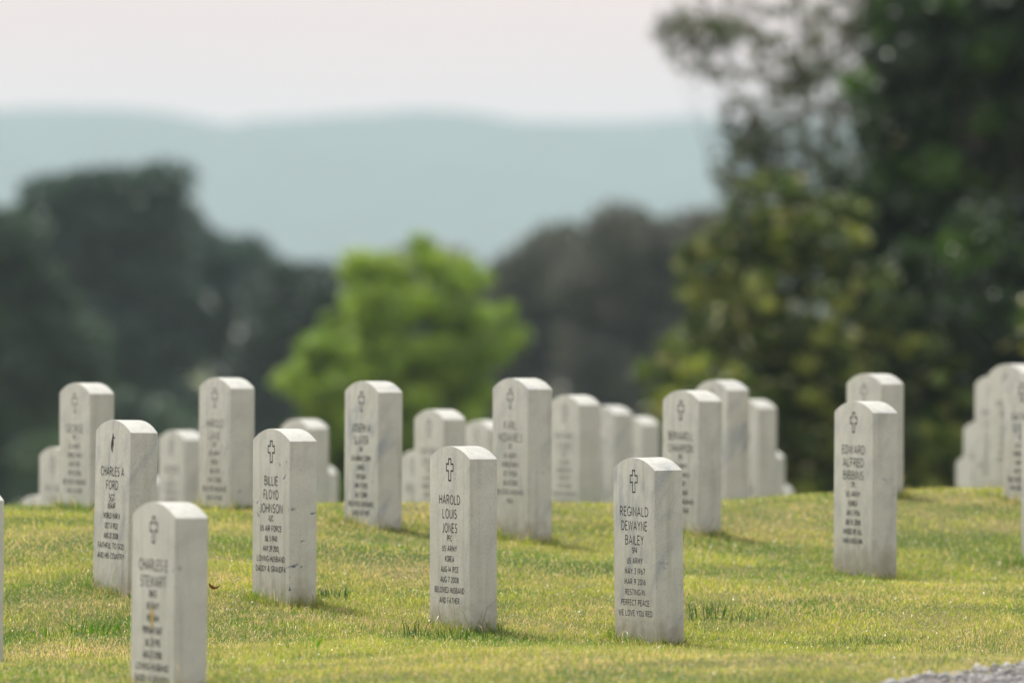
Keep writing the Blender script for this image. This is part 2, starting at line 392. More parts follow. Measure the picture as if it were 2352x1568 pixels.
# ------------------------------------------------------------------ stroke lettering
def arc(cx, cy_, rx, ry, a0, a1, n=9):
    return [(cx + rx * math.cos(math.radians(a0 + (a1 - a0) * k / n)), cy_ + ry * math.sin(math.radians(a0 + (a1 - a0) * k / n))) for k in range(n + 1)]
G = {
 'A': (.78, [[(0,0),(.39,1),(.78,0)], [(.13,.3),(.65,.3)]]),
 'B': (.52, [[(0,0),(0,1)], [(0,1),(.22,1)]+arc(.24,.77,.21,.23,90,-90)+[(0,.54)], [(.2,.54)]+arc(.26,.27,.26,.27,90,-90)+[(0,0)]]),
 'C': (.74, [arc(.46,.5,.46,.5,52,308,16)]),
 'D': (.72, [[(0,0),(0,1),(.22,1)]+arc(.22,.5,.5,.5,90,-90,14)+[(0,0)]]),
 'E': (.44, [[(.44,1),(0,1),(0,0),(.44,0)], [(0,.52),(.4,.52)]]),
 'F': (.42, [[(.42,1),(0,1),(0,0)], [(0,.5),(.37,.5)]]),
 'G': (.80, [arc(.47,.5,.47,.5,50,345,16)+[(.92*.9,.42),(.52,.42)]]),
 'H': (.64, [[(0,0),(0,1)], [(.64,0),(.64,1)], [(0,.52),(.64,.52)]]),
 'I': (.05, [[(.02,0),(.02,1)]]),
 'J': (.36, [[(.34,1),(.34,.22)]+arc(.17,.2,.17,.22,0,-140,6)]),
 'K': (.58, [[(0,0),(0,1)], [(.52,1),(0,.45)], [(.12,.58),(.58,0)]]),
 'L': (.42, [[(0,1),(0,0),(.42,0)]]),
 'M': (.84, [[(0,0),(.1,1),(.42,.2),(.74,1),(.84,0)]]),
 'N': (.66, [[(0,0),(0,1),(.66,0),(.66,1)]]),
 'O': (.90, [arc(.45,.5,.45,.5,0,360,22)]),
 'P': (.48, [[(0,0),(0,1),(.22,1)]+arc(.24,.73,.24,.27,90,-90)+[(0,.46)]]),
 'R': (.54, [[(0,0),(0,1),(.22,1)]+arc(.24,.74,.24,.26,90,-90)+[(0,.48)], [(.2,.48),(.54,0)]]),
 'S': (.46, [arc(.24,.74,.2,.26,40,250,9)+arc(.22,.27,.24,.27,75,-140,9)]),
 'T': (.58, [[(0,1),(.58,1)], [(.29,0),(.29,1)]]),
 'U': (.60, [[(0,1),(0,.3)]+arc(.3,.3,.3,.3,180,360,10)+[(.6,1)]]),
 'V': (.72, [[(0,1),(.36,0),(.72,1)]]),
 'W': (1.05, [[(0,1),(.26,0),(.52,1),(.79,0),(1.05,1)]]),
 'X': (.62, [[(0,0),(.62,1)], [(0,1),(.62,0)]]),
 'Y': (.64, [[(0,1),(.32,.48),(.64,1)], [(.32,.48),(.32,0)]]),
 'Z': (.56, [[(0,1),(.56,1),(0,0),(.56,0)]]),
 '0': (.56, [arc(.28,.5,.28,.5,0,360,18)]),
 '1': (.12, [[(-.02,.88),(.08,1),(.08,0)]]),
 '2': (.48, [arc(.24,.73,.23,.27,160,-30,9)+[(0,0),(.48,0)]]),
 '3': (.46, [[(.04,1),(.44,1),(.2,.6)]+arc(.2,.3,.26,.3,80,-150,10)]),
 '4': (.52, [[(.4,0),(.4,1),(0,.3),(.52,.3)]]),
 '5': (.46, [[(.42,1),(.1,1),(.06,.56)]+arc(.2,.31,.26,.31,100,-140,10)]),
 '6': (.50, [[(.36,1),(.08,.5)]+arc(.25,.29,.25,.29,150,-210,14)]),
 '7': (.48, [[(0,1),(.48,1),(.14,0)]]),
 '8': (.48, [arc(.24,.76,.19,.24,0,360,14), arc(.24,.27,.24,.27,0,360,14)]),
 '9': (.50, [[(.14,0),(.42,.5)]+arc(.25,.71,.25,.29,-30,330,14)]),
 '&': (.66, [[(.66,0),(.14,.74)]+arc(.29,.8,.15,.2,180,0,6)+[(.4,.66),(.1,.42)]+arc(.25,.25,.25,.25,140,270,6)+[(.45,.05),(.62,.38)]]),
}
NARROW = {'O': .80, 'C': .82, 'G': .82, 'D': .84, 'N': .86, 'A': .86, 'M': .88, 'W': .86, 'H': .86, 'U': .84, 'Y': .88, 'V': .88, 'T': .88}
def ribbon(poly, w, V_, F_, y):
    pts = [Vector(p) for p in poly]
    q = [pts[0]]
    for p in pts[1:]:
        if (p - q[-1]).length > 1e-5: q.append(p)
    pts = q; n = len(pts)
    closed = (pts[0] - pts[-1]).length < 1e-4 and n > 3
    b0 = len(V_)
    for i, p in enumerate(pts):
        if closed: d0 = (pts[i] - pts[i - 1 if i else n - 2]).normalized(); d1 = (pts[i + 1 if i < n - 1 else 1] - p).normalized()
        else:
            d1 = (pts[i + 1] - p).normalized() if i < n - 1 else None
            d0 = (p - pts[i - 1]).normalized() if i else d1
            if d1 is None: d1 = d0
        t = (d0 + d1)
        t = t.normalized() if t.length > 1e-4 else d1
        nn = Vector((-t.y, t.x)); k = nn.dot(Vector((-d1.y, d1.x)))
        k = min(1 / max(k, 0.35), 2.2)
        for sg in (1, -1):
            o = p + nn * sg * w / 2 * k
            V_.append((o.x, y, o.y))
    for i in range(n - 1):
        a = b0 + 2 * i
        F_.append((a, a + 1, a + 3, a + 2))
YF = -T / 2 - 0.0005
def letter_line(txt, cap, top, width, V_, F_, st):
    # natural layout
    sp = 0.25; x = 0; lay = []
    for ch in txt:
        if ch == ' ': x += 0.42; continue
        w, strokes = G[ch]
        q_ = NARROW.get(ch, 1.0); lay.append((x, [[(px_ * q_, py_) for px_, py_ in s_] for s_ in strokes])); x += w * q_ + sp
    nat = x - sp
    sx = (width / nat) if width else cap
    sx = max(min(sx, cap * 1.35), cap * 0.72)
    for x0, strokes in lay:
        for k, s in enumerate(strokes):
            poly = [((x0 + px) * sx - nat * sx / 2, top - cap + py * cap) for px, py in s]
            ribbon(poly, st, V_, F_, YF - 0.00003 * k)
APEX = 0.635
TEXT = {
 'harold': [('HAROLD', .167), ('LOUIS', .113), ('JONES', .12), 'PFC', 'US ARMY', 'KOREA', 'AUG 14 1933', 'AUG 7 2008', 'BELOVED HUSBAND', 'AND FATHER'],
 'reginald': [('REGINALD', .218), ('DEWAYNE', .198), ('BAILEY', .14), 'SP4', 'US ARMY', 'MAY 3 1967', 'MAR 9 2016', 'RESTING IN', 'PERFECT PEACE', 'WE LOVE YOU RED'],
 'billie': [('BILLIE', .115), ('FLOYD', .13), ('JOHNSON', .2), 'A2C', 'US AIR FORCE', 'JUL 5 1940', 'MAY 29 2010', 'LOVING HUSBAND', 'DADDY & GRANDPA'],
 'ford': [('CHARLES A', .215), ('FORD', .11), '!SGT', 'USAAF', 'WORLD WAR II', 'OCT 11 1922', 'AUG 12 2008', 'FAITHFUL TO GOD', 'AND HIS COUNTRY'],
 'stewart': [('CHARLES E', .215), ('STEWART', .19), 'BMCS', 'US NAVY', 'VIETNAM', 'PERSIAN GULF', 'JUL 25 1951', 'AUG 27 2008', 'LOVING HUSBAND', 'DADDY & GRANDPA'],
 'bernard': [('BERNARD L', .22), ('CHAMPION', .22), 'CPL', 'US ARMY', 'WORLD WAR II', 'JUL 4 1917', 'MAY 8 2008', 'BELOVED HUSBAND', 'AND FATHER'],
 'bibbins': [('EDWARD', .19), ('ALFRED', .175), ('BIBBINS', .17), 'CPL', 'US ARMY', 'KOREA', 'JAN 2 1936', 'JUN 10 2008', 'MISSED BY ALL', 'WHO KNEW HIM'],
 'joseph': [('JOSEPH M', .18), ('SLATER', .14), 'MR', 'US MARINE CORPS', 'KOREA', 'VIETNAM', 'APR 17 1930', 'JUL 11 2008', 'BELOVED HUSBAND', 'AND FATHER'],
 'karl': [('KARL', .11), ('MCDANIELS', .22), 'CPL', 'US ARMY', 'WORLD WAR II', 'OCT 19 1924', 'JUN 20 2008', 'BELOVED HUSBAND', 'PAPA'],
 'gen1': [('HAROLD', .17), ('LANE', .11), 'SGT', 'US ARMY', 'KOREA', 'JUN 8 1931', 'MAY 4 2008', 'BELOVED HUSBAND', 'AND FATHER'],
 'gen2': [('GEORGE', .18), 'PFC', 'US ARMY', 'WORLD WAR II', 'JAN 12 1924', 'APR 20 2008', 'BELOVED HUSBAND', 'AND FATHER'],
 'gen3': [('WILLIAM', .2), ('REED', .1), 'CPL', 'US NAVY', 'VIETNAM', 'FEB 3 1940', 'MAR 30 2008', 'REST IN PEACE'],
 'gen4': [('NATHAN', .18), ('OTERO', .16), 'TEC 5', 'US ARMY', 'WORLD WAR II', 'MAR 3 1921', 'MAY 12 2008', 'BELOVED HUSBAND', 'AND GRANDFATHER'],
}
SMALLW = {'BELOVED HUSBAND': .24, 'AND FATHER': .162, 'WE LOVE YOU RED': .262, 'PERFECT PEACE': .218, 'RESTING IN': .163, 'MAR 9 2016': .168, 'MAY 3 1967': .155,
 'US ARMY': .118, 'AUG 14 1933': .14, 'AUG 7 2008': .148, 'DADDY & GRANDPA': .262, 'LOVING HUSBAND': .244, 'US AIR FORCE': .185, 'FAITHFUL TO GOD': .245, 'AND HIS COUNTRY': .25}
_cache = {}
def inscription_mesh(key):
    if key in _cache: return _cache[key]
    V_, F_ = [], []
    top = APEX - 0.166
    for it in TEXT[key]:
        if isinstance(it, tuple):
            letter_line(it[0], 0.0295, top, it[1], V_, F_, 0.0037); top -= 0.048; big = True
        elif it[0] == '!':
            letter_line(it[1:], 0.024, top, None, V_, F_, 0.0036); top -= 0.038
        else:
            if big: top += 0.0075; big = False
            letter_line(it, 0.0180, top, SMALLW.get(it), V_, F_, 0.0030); top -= 0.0352
    me = bpy.data.meshes.new('inscription'); me.from_pydata(V_, [], F_); me.materials.append(M_INK); me.update()
    _cache[key] = me
    return me
def cross_mesh():
    V_, F_ = [], []
    t = APEX - 0.0425; a, b_ = 0.0095, 0.0275
    pts = [(-a, t), (a, t), (a, t - .0174), (b_, t - .0174), (b_, t - .0405), (a, t - .0405), (a, t - .0735), (-a, t - .0735), (-a, t - .0405), (-b_, t - .0405), (-b_, t - .0174), (-a, t - .0174), (-a, t)]
    ribbon(pts, 0.0046, V_, F_, YF)
    me = bpy.data.meshes.new('cross_emblem'); me.from_pydata(V_, [], F_); me.materials.append(M_INK); me.update()
    return me
def flame_mesh():
    t = APEX - 0.046; V_, F_ = [], []
    left = [(-.004, -.0), (-.008, -.012), (-.014, -.026), (-.019, -.040), (-.018, -.054), (-.010, -.064), (-.006, -.070)]
    right = [(-.002, -.0), (-.001, -.012), (-.003, -.026), (-.005, -.040), (-.004, -.054), (-.001, -.062), (-.004, -.070)]
    for (x0, z0), (x1, z1) in zip(left, right): V_ += [(x0, YF, t + z0), (x1, YF, t + z1)]
    for i in range(len(left) - 1): F_.append((2*i, 2*i+1, 2*i+3, 2*i+2))
    ribbon([(.003, t - .003), (.003, t - .05)], .0035, V_, F_, YF - .00005)
    ribbon([(-.006, t - .017), (.019, t - .017)], .0035, V_, F_, YF - .0001)
    ribbon([(.001, t - .03), (-.009, t - .06)], .003, V_, F_, YF - .00012)
    me = bpy.data.meshes.new('flame_emblem'); me.from_pydata(V_, [], F_); me.materials.append(M_INK); me.update()
    return me
ME_CROSS = cross_mesh(); ME_FLAME = flame_mesh()

stone_xy = []
for i, (nme, cpx, s, apy, bpy_, roll, key, vein, cloud, label) in enumerate(STONES):
    x, y = stone_pose(cpx, s)
    zap = CAMZ - (apy - HZ) * y / F
    o = bpy.data.objects.new('headstone', ME_STONE)
    COL.objects.link(o)
    r = math.radians(roll)
    o.rotation_mode = 'QUATERNION'
    o.rotation_quaternion = (Matrix.Rotation(r, 4, 'Y') @ Matrix.Rotation(YAW + math.radians(random.uniform(-0.5, 0.5)), 4, 'Z')).to_quaternion()
    o.location = (x - 0.6 * math.sin(r), y, zap - 0.635)
    o['vein'] = float(vein); o['cloud'] = float(cloud)
    tag(o, label, 'headstone', 'white marble headstones on the lawn')
    ins = bpy.data.objects.new('inscription', inscription_mesh(key)); COL.objects.link(ins); ins.parent = o
    em = bpy.data.objects.new('flame_emblem' if key == 'ford' else 'cross_emblem', ME_FLAME if key == 'ford' else ME_CROSS); COL.objects.link(em); em.parent = o
    if nme in ('karl', 'fstone', 'astone', 'gstone', 'estone', 'nstone', 'vstone', 'jstone', 'bstone', 'lstone', 'y2', 'y3', 'y4', 'y5', 'ostone', 'pstone'):
        for q in (ins, em): q.material_slots[0].link = 'OBJECT'; q.material_slots[0].material = M_WORN
    if nme == 'stewart':
        M_Y = mat_plain('yellow_smear_paint', (0.62, 0.42, 0.05), 0.7, 0.2, 200, 0.3)
        pts = [(-.012, .330), (-.004, .336), (.002, .318), (.003, .295), (-.002, .272), (-.009, .268), (-.012, .29), (-.016, .31)]
        mesh_obj('yellow_smear', [(a, YF - 0.0004, b) for a, b in pts], [tuple(range(len(pts)))], [M_Y], o)
    stone_xy.append((x, y, float(ground(x, y)[0])))

# ------------------------------------------------------------------ grass
SUN_AZ, SUN_EL = math.radians(36), math.radians(60)     # azimuth to the left of straight ahead

GREEN = np.array([0.13, 0.26, 0.035]); YG = np.array([0.45, 0.49, 0.10]); STRAW = np.array([0.80, 0.67, 0.30]); TAN = np.array([0.72, 0.52, 0.32]); DARK = np.array([0.05, 0.10, 0.02])
PATCH = [  # x, y, rx, ry, straw weight : dry places seen in the lawn
 ((200-1176)/700, 28.4, .28, .35, .9), ((930-1176)/640, 31.0, .22, .6, .9), ((60-1176)/620, 31.5, .35, .8, .6), ((1850-1176)/640, 30.2, .5, .45, .45), ((700-1176)/600, 32.9, .5, .5, .45),
 ((2250-1176)/660, 28.9, .3, .8, .5), ((1700-1176)/590, 34.0, .6, .5, .6), ((1000-1176)/570, 34.3, .4, .5, .7), ((2000-1176)/560, 35.0, .8, .5, .6), ((1350-1176)/640, 31.2, .35, .5, .35), (0.5, 25.2, 1.1, .9, .45), (1.4, 27.0, .5, .8, .4)]
def lawn_tint(x, y, n):
    p = vnoise(x, y * 0.55, 0.42, 21) * 0.6 + vnoise(x, y * 0.6, 0.15, 22) * 0.4
    q = vnoise(x, y, 0.9, 23) * 0.5 + vnoise(x, y, 0.3, 24) * 0.5
    dry = np.clip((q - 0.50) * 3.0, 0, 1) * 0.5
    for (cx, cy_, rx, ry, w) in PATCH:
        dry = np.maximum(dry, w * np.exp(-(((x - cx) / rx) ** 2 + ((y - cy_) / ry) ** 2)) * (0.5 + q))
    k = rng.random(n)
    f = np.clip((p - 0.40) * 3.2 + 0.25, 0, 1)
    col = GREEN + (YG - GREEN) * np.clip(f + rng.normal(0, .28, n), 0, 1)[:, None]
    st = k < (0.20 + 0.75 * dry)
    s2 = STRAW + (TAN - STRAW) * rng.random(n)[:, None]
    col = np.where(st[:, None], s2, col)
    col *= rng.uniform(0.7, 1.3, n)[:, None]
    pale = rng.random(n) < .04; col[pale] = np.array([.85, .80, .38])  # few pale dry blades; the lawn's bright glints are painted into their colour
    return col, dry

def blades(x, y, h, w, lean, col, z=None, az=None):
    n = len(x)
    if z is None: z = ground(x, y)
    a = rng.uniform(0, 2 * np.pi, n)                       # facing of the blade
    b = rng.uniform(0, 2 * np.pi, n) if az is None else az  # lean direction
    wx, wy = np.cos(a) * w / 2, np.sin(a) * w / 2
    lx, ly = np.cos(b), np.sin(b)
    m1 = h * 0.55
    dz1 = np.sqrt(np.maximum(m1 ** 2 - (lean * h * .28) ** 2, 0)); dx1 = lean * h * .28
    dz2 = dz1 + h * .45 * np.sqrt(np.maximum(1 - np.minimum(lean * 1.25, .98) ** 2, 0)); dx2 = dx1 + h * .45 * np.minimum(lean * 1.25, .98)
    zb = z - 0.004
    V = np.empty((n, 5, 3))
    V[:, 0] = np.stack([x - wx, y - wy, zb], 1); V[:, 1] = np.stack([x + wx, y + wy, zb], 1)
    V[:, 2] = np.stack([x + wx * .85 + lx * dx1, y + wy * .85 + ly * dx1, zb + dz1], 1)
    V[:, 3] = np.stack([x - wx * .85 + lx * dx1, y - wy * .85 + ly * dx1, zb + dz1], 1)
    V[:, 4] = np.stack([x + lx * dx2, y + ly * dx2, zb + dz2], 1)
    loops = (np.array([0, 1, 2, 3, 3, 2, 4])[None] + np.arange(n)[:, None] * 5).ravel()
    starts = (np.array([0, 4])[None] + np.arange(n)[:, None] * 7).ravel()
    tot = np.tile([4, 3], n)
    return V.reshape(-1, 3), loops, starts, tot, np.repeat(col, 5, 0)

def lawn():
    X, Y = [], []
    for y0, y1, dens, ext in [(19, 24, 1200, .5), (24, 27, 7500, .35), (27, 31, 15000, .3), (31, 34, 8000, .3), (34, 37, 4500, .4), (37, 50, 900, .4)]:
        hw = lambda yy: 0.062 * yy + ext
        A = (y1 - y0) * 2 * hw(y1); n = int(A * dens)
        yy = rng.uniform(y0, y1, n); xx = rng.uniform(-hw(y1), hw(y1), n)
        k = np.abs(xx) < hw(yy); X.append(xx[k]); Y.append(yy[k])
    # thin grass to either side, for other viewpoints
    n = 60000; yy = rng.uniform(20, 45, n); xx = rng.uniform(2.2, 6, n) * rng.choice([-1, 1], n); X.append(xx); Y.append(yy)
    # uncut rim round every stone
    for (sx, sy_, sz) in stone_xy:
        if sy_ > 37: continue
        n = 700
        side = rng.integers(0, 4, n); t = rng.uniform(-.5, .5, n); off = np.abs(rng.normal(0, .018, n)) + .004
        lx = np.where(side < 2, t * (W + .03), np.where(side == 2, W / 2 + off, -W / 2 - off))
        ly = np.where(side < 2, np.where(side == 0, -T / 2 - off, T / 2 + off), t * (T + .03))
        X.append(sx + lx * cy - ly * sy); Y.append(sy_ + lx * sy + ly * cy)
    nr = sum(len(a) for a in X[7:])
    X = np.concatenate(X); Y = np.concatenate(Y); n = len(X)
    rim = np.zeros(n, bool); rim[n - nr:] = True
    k = (path_side(X, Y) < 0.02) | (rng.random(n) < 0.45 * np.exp(-np.maximum(path_side(X, Y), 0) / 0.16))
    # none through the stones
    for (sx, sy_, sz) in stone_xy:
        dx, dy = X - sx, Y - sy_
        lx = dx * cy + dy * sy; ly = -dx * sy + dy * cy
        k &= ~((np.abs(lx) < W / 2 + .003) & (np.abs(ly) < T / 2 + .003))
    X, Y, rim = X[k], Y[k], rim[k]; n = len(X)
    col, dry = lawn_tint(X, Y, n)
    h = rng.uniform(.013, .031, n) * (0.75 + 0.6 * vnoise(X, Y, .3, 31)) * (1 - .35 * dry)
    tall = rng.random(n) < .012; h[tall] *= rng.uniform(1.5, 2.6, tall.sum())
    h[rim] *= rng.uniform(1.1, 2.9, rim.sum())
    w = rng.uniform(.0011, .0025, n); w[Y > 33] *= 1.3
    lean = np.clip(rng.beta(2.6, 1.2, n) * 1.1, .15, .985)
    edge = np.clip(1 - np.abs(path_side(X, Y)) / .35, 0, 1); 
    st = rng.random(n) < edge * .5
    col[st] = (STRAW * .9 + TAN * .1)
    dk = rim & (rng.random(n) < .25); col[dk] = GREEN * rng.uniform(.7, 1.5, dk.sum())[:, None]
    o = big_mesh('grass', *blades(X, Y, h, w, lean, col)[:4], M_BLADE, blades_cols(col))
    o['kind'] = 'stuff'; tag(o, 'short green and straw coloured lawn grass covering the hill', 'grass')
def blades_cols(col): return np.repeat(col, 5, 0)
lawn()

def tuft(px, py, D, n, h, w, col, spread, label, leanmax=.6):
    x0, y0, _ = P(px, py, D)
    # find the lawn point this row meets
    for yy in np.arange(25, 36, .02):
        xx = (px - 1176) / F * yy
        if HZ + (CAMZ - float(ground(xx, yy)[0])) * F / yy <= py: x0, y0 = xx, yy; break
    z0 = float(ground(x0, y0)[0])
    x = np.clip(rng.normal(0, spread, n), -1.6 * spread, 1.6 * spread); y = np.clip(rng.normal(0, spread * .8, n), -1.3 * spread, 1.3 * spread)
    az = np.arctan2(y, x) + rng.normal(0, .5, n)
    hh = rng.uniform(.55, 1, n) * h; ww = rng.uniform(.7, 1.2, n) * w
    ln = np.clip(rng.uniform(.1, leanmax, n), 0, .95)
    cc = np.array(col)[None] * rng.uniform(.7, 1.35, (n, 1))
    z = ground(x0 + x, y0 + y) - z0
    Vv, lo, stt, to, c5 = blades(x, y, hh, ww, ln, cc, z, az)
    # low matted crown that the blades grow from
    k = 14; an = np.arange(k) * 2 * np.pi / k; rr = spread * 1.1 * rng.uniform(.8, 1.2, k)
    dx, dy = np.cos(an) * rr, np.sin(an) * rr * .8
    ring = np.stack([dx, dy, ground(x0 + dx, y0 + dy) - z0 - .006], 1)
    b0 = len(Vv); Vv = np.concatenate([Vv, ring, [[0, 0, .006]]])
    tl = np.array([[b0 + i, b0 + (i + 1) % k, b0 + k] for i in range(k)]).ravel()
    stt = np.concatenate([stt, len(lo) + np.arange(k) * 3]); lo = np.concatenate([lo, tl]); to = np.concatenate([to, np.full(k, 3)])
    c5 = np.concatenate([c5, np.tile(np.array(col)[None] * .7, (k + 1, 1))])
    o = big_mesh('grass_tuft', Vv, lo, stt, to, M_BLADE, c5)
    o.location = (x0, y0, z0)
    tag(o, label, 'grass tuft', 'coarse grass tufts standing above the mown lawn')
tuft(1640, 1420, 29, 55, .075, .0045, (.06, .13, .035), .07, 'dark green coarse grass tuft right of the diagonal banded headstone', .7)
tuft(1715, 1425, 29, 22, .06, .004, (.08, .16, .05), .045, 'small leaning grass tuft beside the larger dark green tuft', .9)
tuft(190, 1455, 28.5, 60, .055, .006, (.09, .22, .02), .075, 'bright green spreading tuft in dry grass left of the nearest stone', .8)
tuft(165, 1512, 28, 5, .05, .007, (.38, .42, .04), .012, 'yellow green seedling left of its pair at lower left', .35)
tuft(200, 1512, 28, 6, .05, .007, (.38, .42, .04), .014, 'yellow green seedling right of its pair at lower left', .45)
tuft(940, 1462, 28.6, 14, .10, .004, (.04, .09, .02), .03, 'thin dark stalks sprawling left of the central sharp headstone', .95)
tuft(1050, 1468, 28.5, 60, .06, .004, (.07, .15, .02), .09, 'uncut green grass tuft at the foot of the central sharp headstone', .7)
tuft(765, 1375, 30, 30, .06, .005, (.04, .10, .04), .04, 'dark bluish grass tuft right of the slanting veined headstone', .6)
tuft(1480, 1482, 28.4, 40, .05, .004, (.20, .20, .06), .09, 'dry grass tuft at the foot of the diagonal banded headstone', .7)
tuft(690, 1495, 28, 9, .09, .007, (.14, .30, .03), .03, 'broad bright blades lying in the grass right of the nearest stone', .95)
tuft(2010, 1480, 28.5, 60, .038, .004, (.12, .18, .05), .10, 'dark patchy grass tuft on the lower right lawn', .7)

# one dead leaf on the grass
y0 = 29.9; x0 = (489 - 1176) / F * y0
pts = []
for k in range(13):
    t = k / 12; wv = .011 * math.sin(math.pi * t) ** .8
    pts.append((t * .046 - .023, wv, .012 + .012 * (t - .5) ** 2 * 4)); 
Vl = pts + [(a, -b, c + .006) for a, b, c in pts] + [(a, 0, c - .004) for a, b, c in pts]
Fl = [(i, i + 1, 27 + i, 26 + i) for i in range(12)] + [(26 + i, 27 + i, 14 + i, 13 + i) for i in range(12)]
lf = mesh_obj('fallen_leaf', Vl, Fl, [mat_plain('dead_leaf', (.22, .07, .025), .7, .2, 120, .4)])
lf.location = (x0, y0, float(ground(x0, y0)[0]) + .012); lf.rotation_euler = (.25, .1, .6)
tag(lf, 'curled reddish brown dead leaf on the grass right of the nearest stone', 'leaf')

# ------------------------------------------------------------------ trees
def tube(pts, radii, V_, F_, seg=7):
    b0 = len(V_)
    for i, (p, r) in enumerate(zip(pts, radii)):
        p = Vector(p)
        d = (Vector(pts[min(i + 1, len(pts) - 1)]) - Vector(pts[max(i - 1, 0)])).normalized()
        u = d.cross(Vector((0.3, 1, 0.1))).normalized(); v = d.cross(u)
        for k in range(seg):
            a = 2 * math.pi * k / seg
            V_.append(tuple(p + (u * math.cos(a) + v * math.sin(a)) * r))
    for i in range(len(pts) - 1):
        for k in range(seg):
            a = b0 + i * seg + k; b = b0 + i * seg + (k + 1) % seg
            F_.append((a, b, b + seg, a + seg))

def leafmesh(C, size, col):
    """one bent four-sided leaf per centre"""
    n = len(C)
    d = rng.normal(0, 1, (n, 3)); d /= np.linalg.norm(d, axis=1)[:, None]
    up = rng.normal(0, 1, (n, 3)) + np.array([-.25, .1, .9]); 
    nrm = up - (up * d).sum(1)[:, None] * d; nrm /= np.linalg.norm(nrm, axis=1)[:, None]
    s = np.cross(nrm, d)
    L = size * rng.uniform(.6, 1.3, n); w = L * rng.uniform(.42, .62, n)
    a = C - d * L[:, None] / 2; b = C + d * L[:, None] / 2
    m1 = C + s * w[:, None] / 2 - nrm * (L * .1)[:, None]; m2 = C - s * w[:, None] / 2 - nrm * (L * .1)[:, None]
    V = np.stack([a, m1, b, m2], 1).reshape(-1, 3)
    loops = (np.array([0, 1, 2, 0, 2, 3])[None] + np.arange(n)[:, None] * 4).ravel()
    return V, loops, np.arange(2 * n) * 3, np.full(2 * n, 3), np.repeat(col, 4, 0)

def tree(name, label, base, lumps, nclus, nleaf, cr, size, palette, trunk_r, limbs=14, shell=.45, twig=0.0, painted_glints=0.0, group='trees beyond the hill', cat='tree', blend=.25):
    """base: foot in world. lumps: (cx,cy,cz,rx,ry,rz,weight) crown volumes in world coordinates"""
    bx, by = base; bz = float(ground(bx, by, False)[0])
    root = bpy.data.objects.new(name, None); COL.objects.link(root); root.location = (bx, by, bz)
    off = np.array([bx, by, bz])
    tag(root, label, cat, group)
    wts = np.array([l[6] for l in lumps], float); wts /= wts.sum()
    cen = []
    for k in range(nclus):
        l = lumps[rng.choice(len(lumps), p=wts)]
        v = rng.normal(0, 1, 3); v /= np.linalg.norm(v); v *= rng.random() ** shell
        cen.append((l[0] + v[0] * l[3], l[1] + v[1] * l[4], l[2] + v[2] * l[5]))
    cen = np.array(cen)
    cs = cr * rng.uniform(.5, 1.35, nclus)
    per = np.maximum(3, (nleaf / nclus * (cs / cs.mean()) ** 2)).astype(int)
    idx = np.repeat(np.arange(nclus), per)
    g_ = rng.normal(0, 1, (len(idx), 3)); g_ /= np.linalg.norm(g_, axis=1)[:, None]
    g_ *= rng.random((len(idx), 1)) ** .6
    C = cen[idx] + g_ * cs[idx][:, None] * np.array([1, 1, .72])
    pal = np.array([p[0] for p in palette]); pw = np.array([p[1] for p in palette], float); pw /= pw.sum()
    cc = pal[rng.choice(len(pal), nclus, p=pw)]
    col = cc[idx] * (1 - blend) + pal[rng.choice(len(pal), len(idx), p=pw)] * blend
    col = col * rng.uniform(.75, 1.3, (len(idx), 1))
    if painted_glints:      # a few enlarged cream leaves: sun highlights painted into the leaf colour
        hi = rng.random(len(C)) < painted_glints; col[hi] = np.array([.85, .82, .45])
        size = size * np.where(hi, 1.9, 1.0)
    V, lo, st, to, c4 = leafmesh(C - off, size, col)
    cr_o = big_mesh('crown', V, lo, st, to, M_LEAF, c4, root)
    # trunk and limbs
    V_, F_ = [], []
    mid = np.average(np.array([[l[0], l[1], l[2]] for l in lumps]), axis=0, weights=wts) - off
    H = mid[2] * 1.05
    pts = [(0, 0, -.3), (.05, 0, H * .25), (mid[0] * .3, mid[1] * .3, H * .5), (mid[0] * .7, mid[1] * .7, H * .8), (mid[0], mid[1], H * 1.1)]
    tube(pts, [trunk_r * 1.3, trunk_r, trunk_r * .85, trunk_r * .6, trunk_r * .3], V_, F_, 10)
    tr_o = mesh_obj('trunk', V_, F_, [M_BARK], root, True)
    V_, F_ = [], []
    sel = rng.choice(nclus, min(limbs, nclus), replace=False)
    for k in sel:
        e = cen[k] - off; t = rng.uniform(.35, .9)
        s0 = np.array([mid[0] * t, mid[1] * t, H * t]); m_ = (s0 + e) / 2 + np.array([0, 0, -.06 * np.linalg.norm(e - s0)]) + rng.normal(0, .08, 3)
        r0 = trunk_r * .4 * (1 - t * .5)
        tube([tuple(s0), tuple(m_), tuple(e)], [r0, r0 * .6, r0 * .15], V_, F_, 5)
    if twig:
        for k in range(nclus):
            for q in range(int(twig)):
                a = cen[k] - off; b = a + rng.normal(0, 1, 3) * cs[k] * 1.1
                tube([tuple(a), tuple((a + b) / 2 + rng.normal(0, .04, 3)), tuple(b)], [.02, .013, .005], V_, F_, 4)
    if V_: mesh_obj('limbs', V_, F_, [M_BARK], root, True)
    return root

def lump(px, py, D, rpx, rpz, depth, w=1.0):
    x, y, z = P(px, py, D); s = F / D
    return (x, y, z, rpx / s, depth, rpz / s, w)

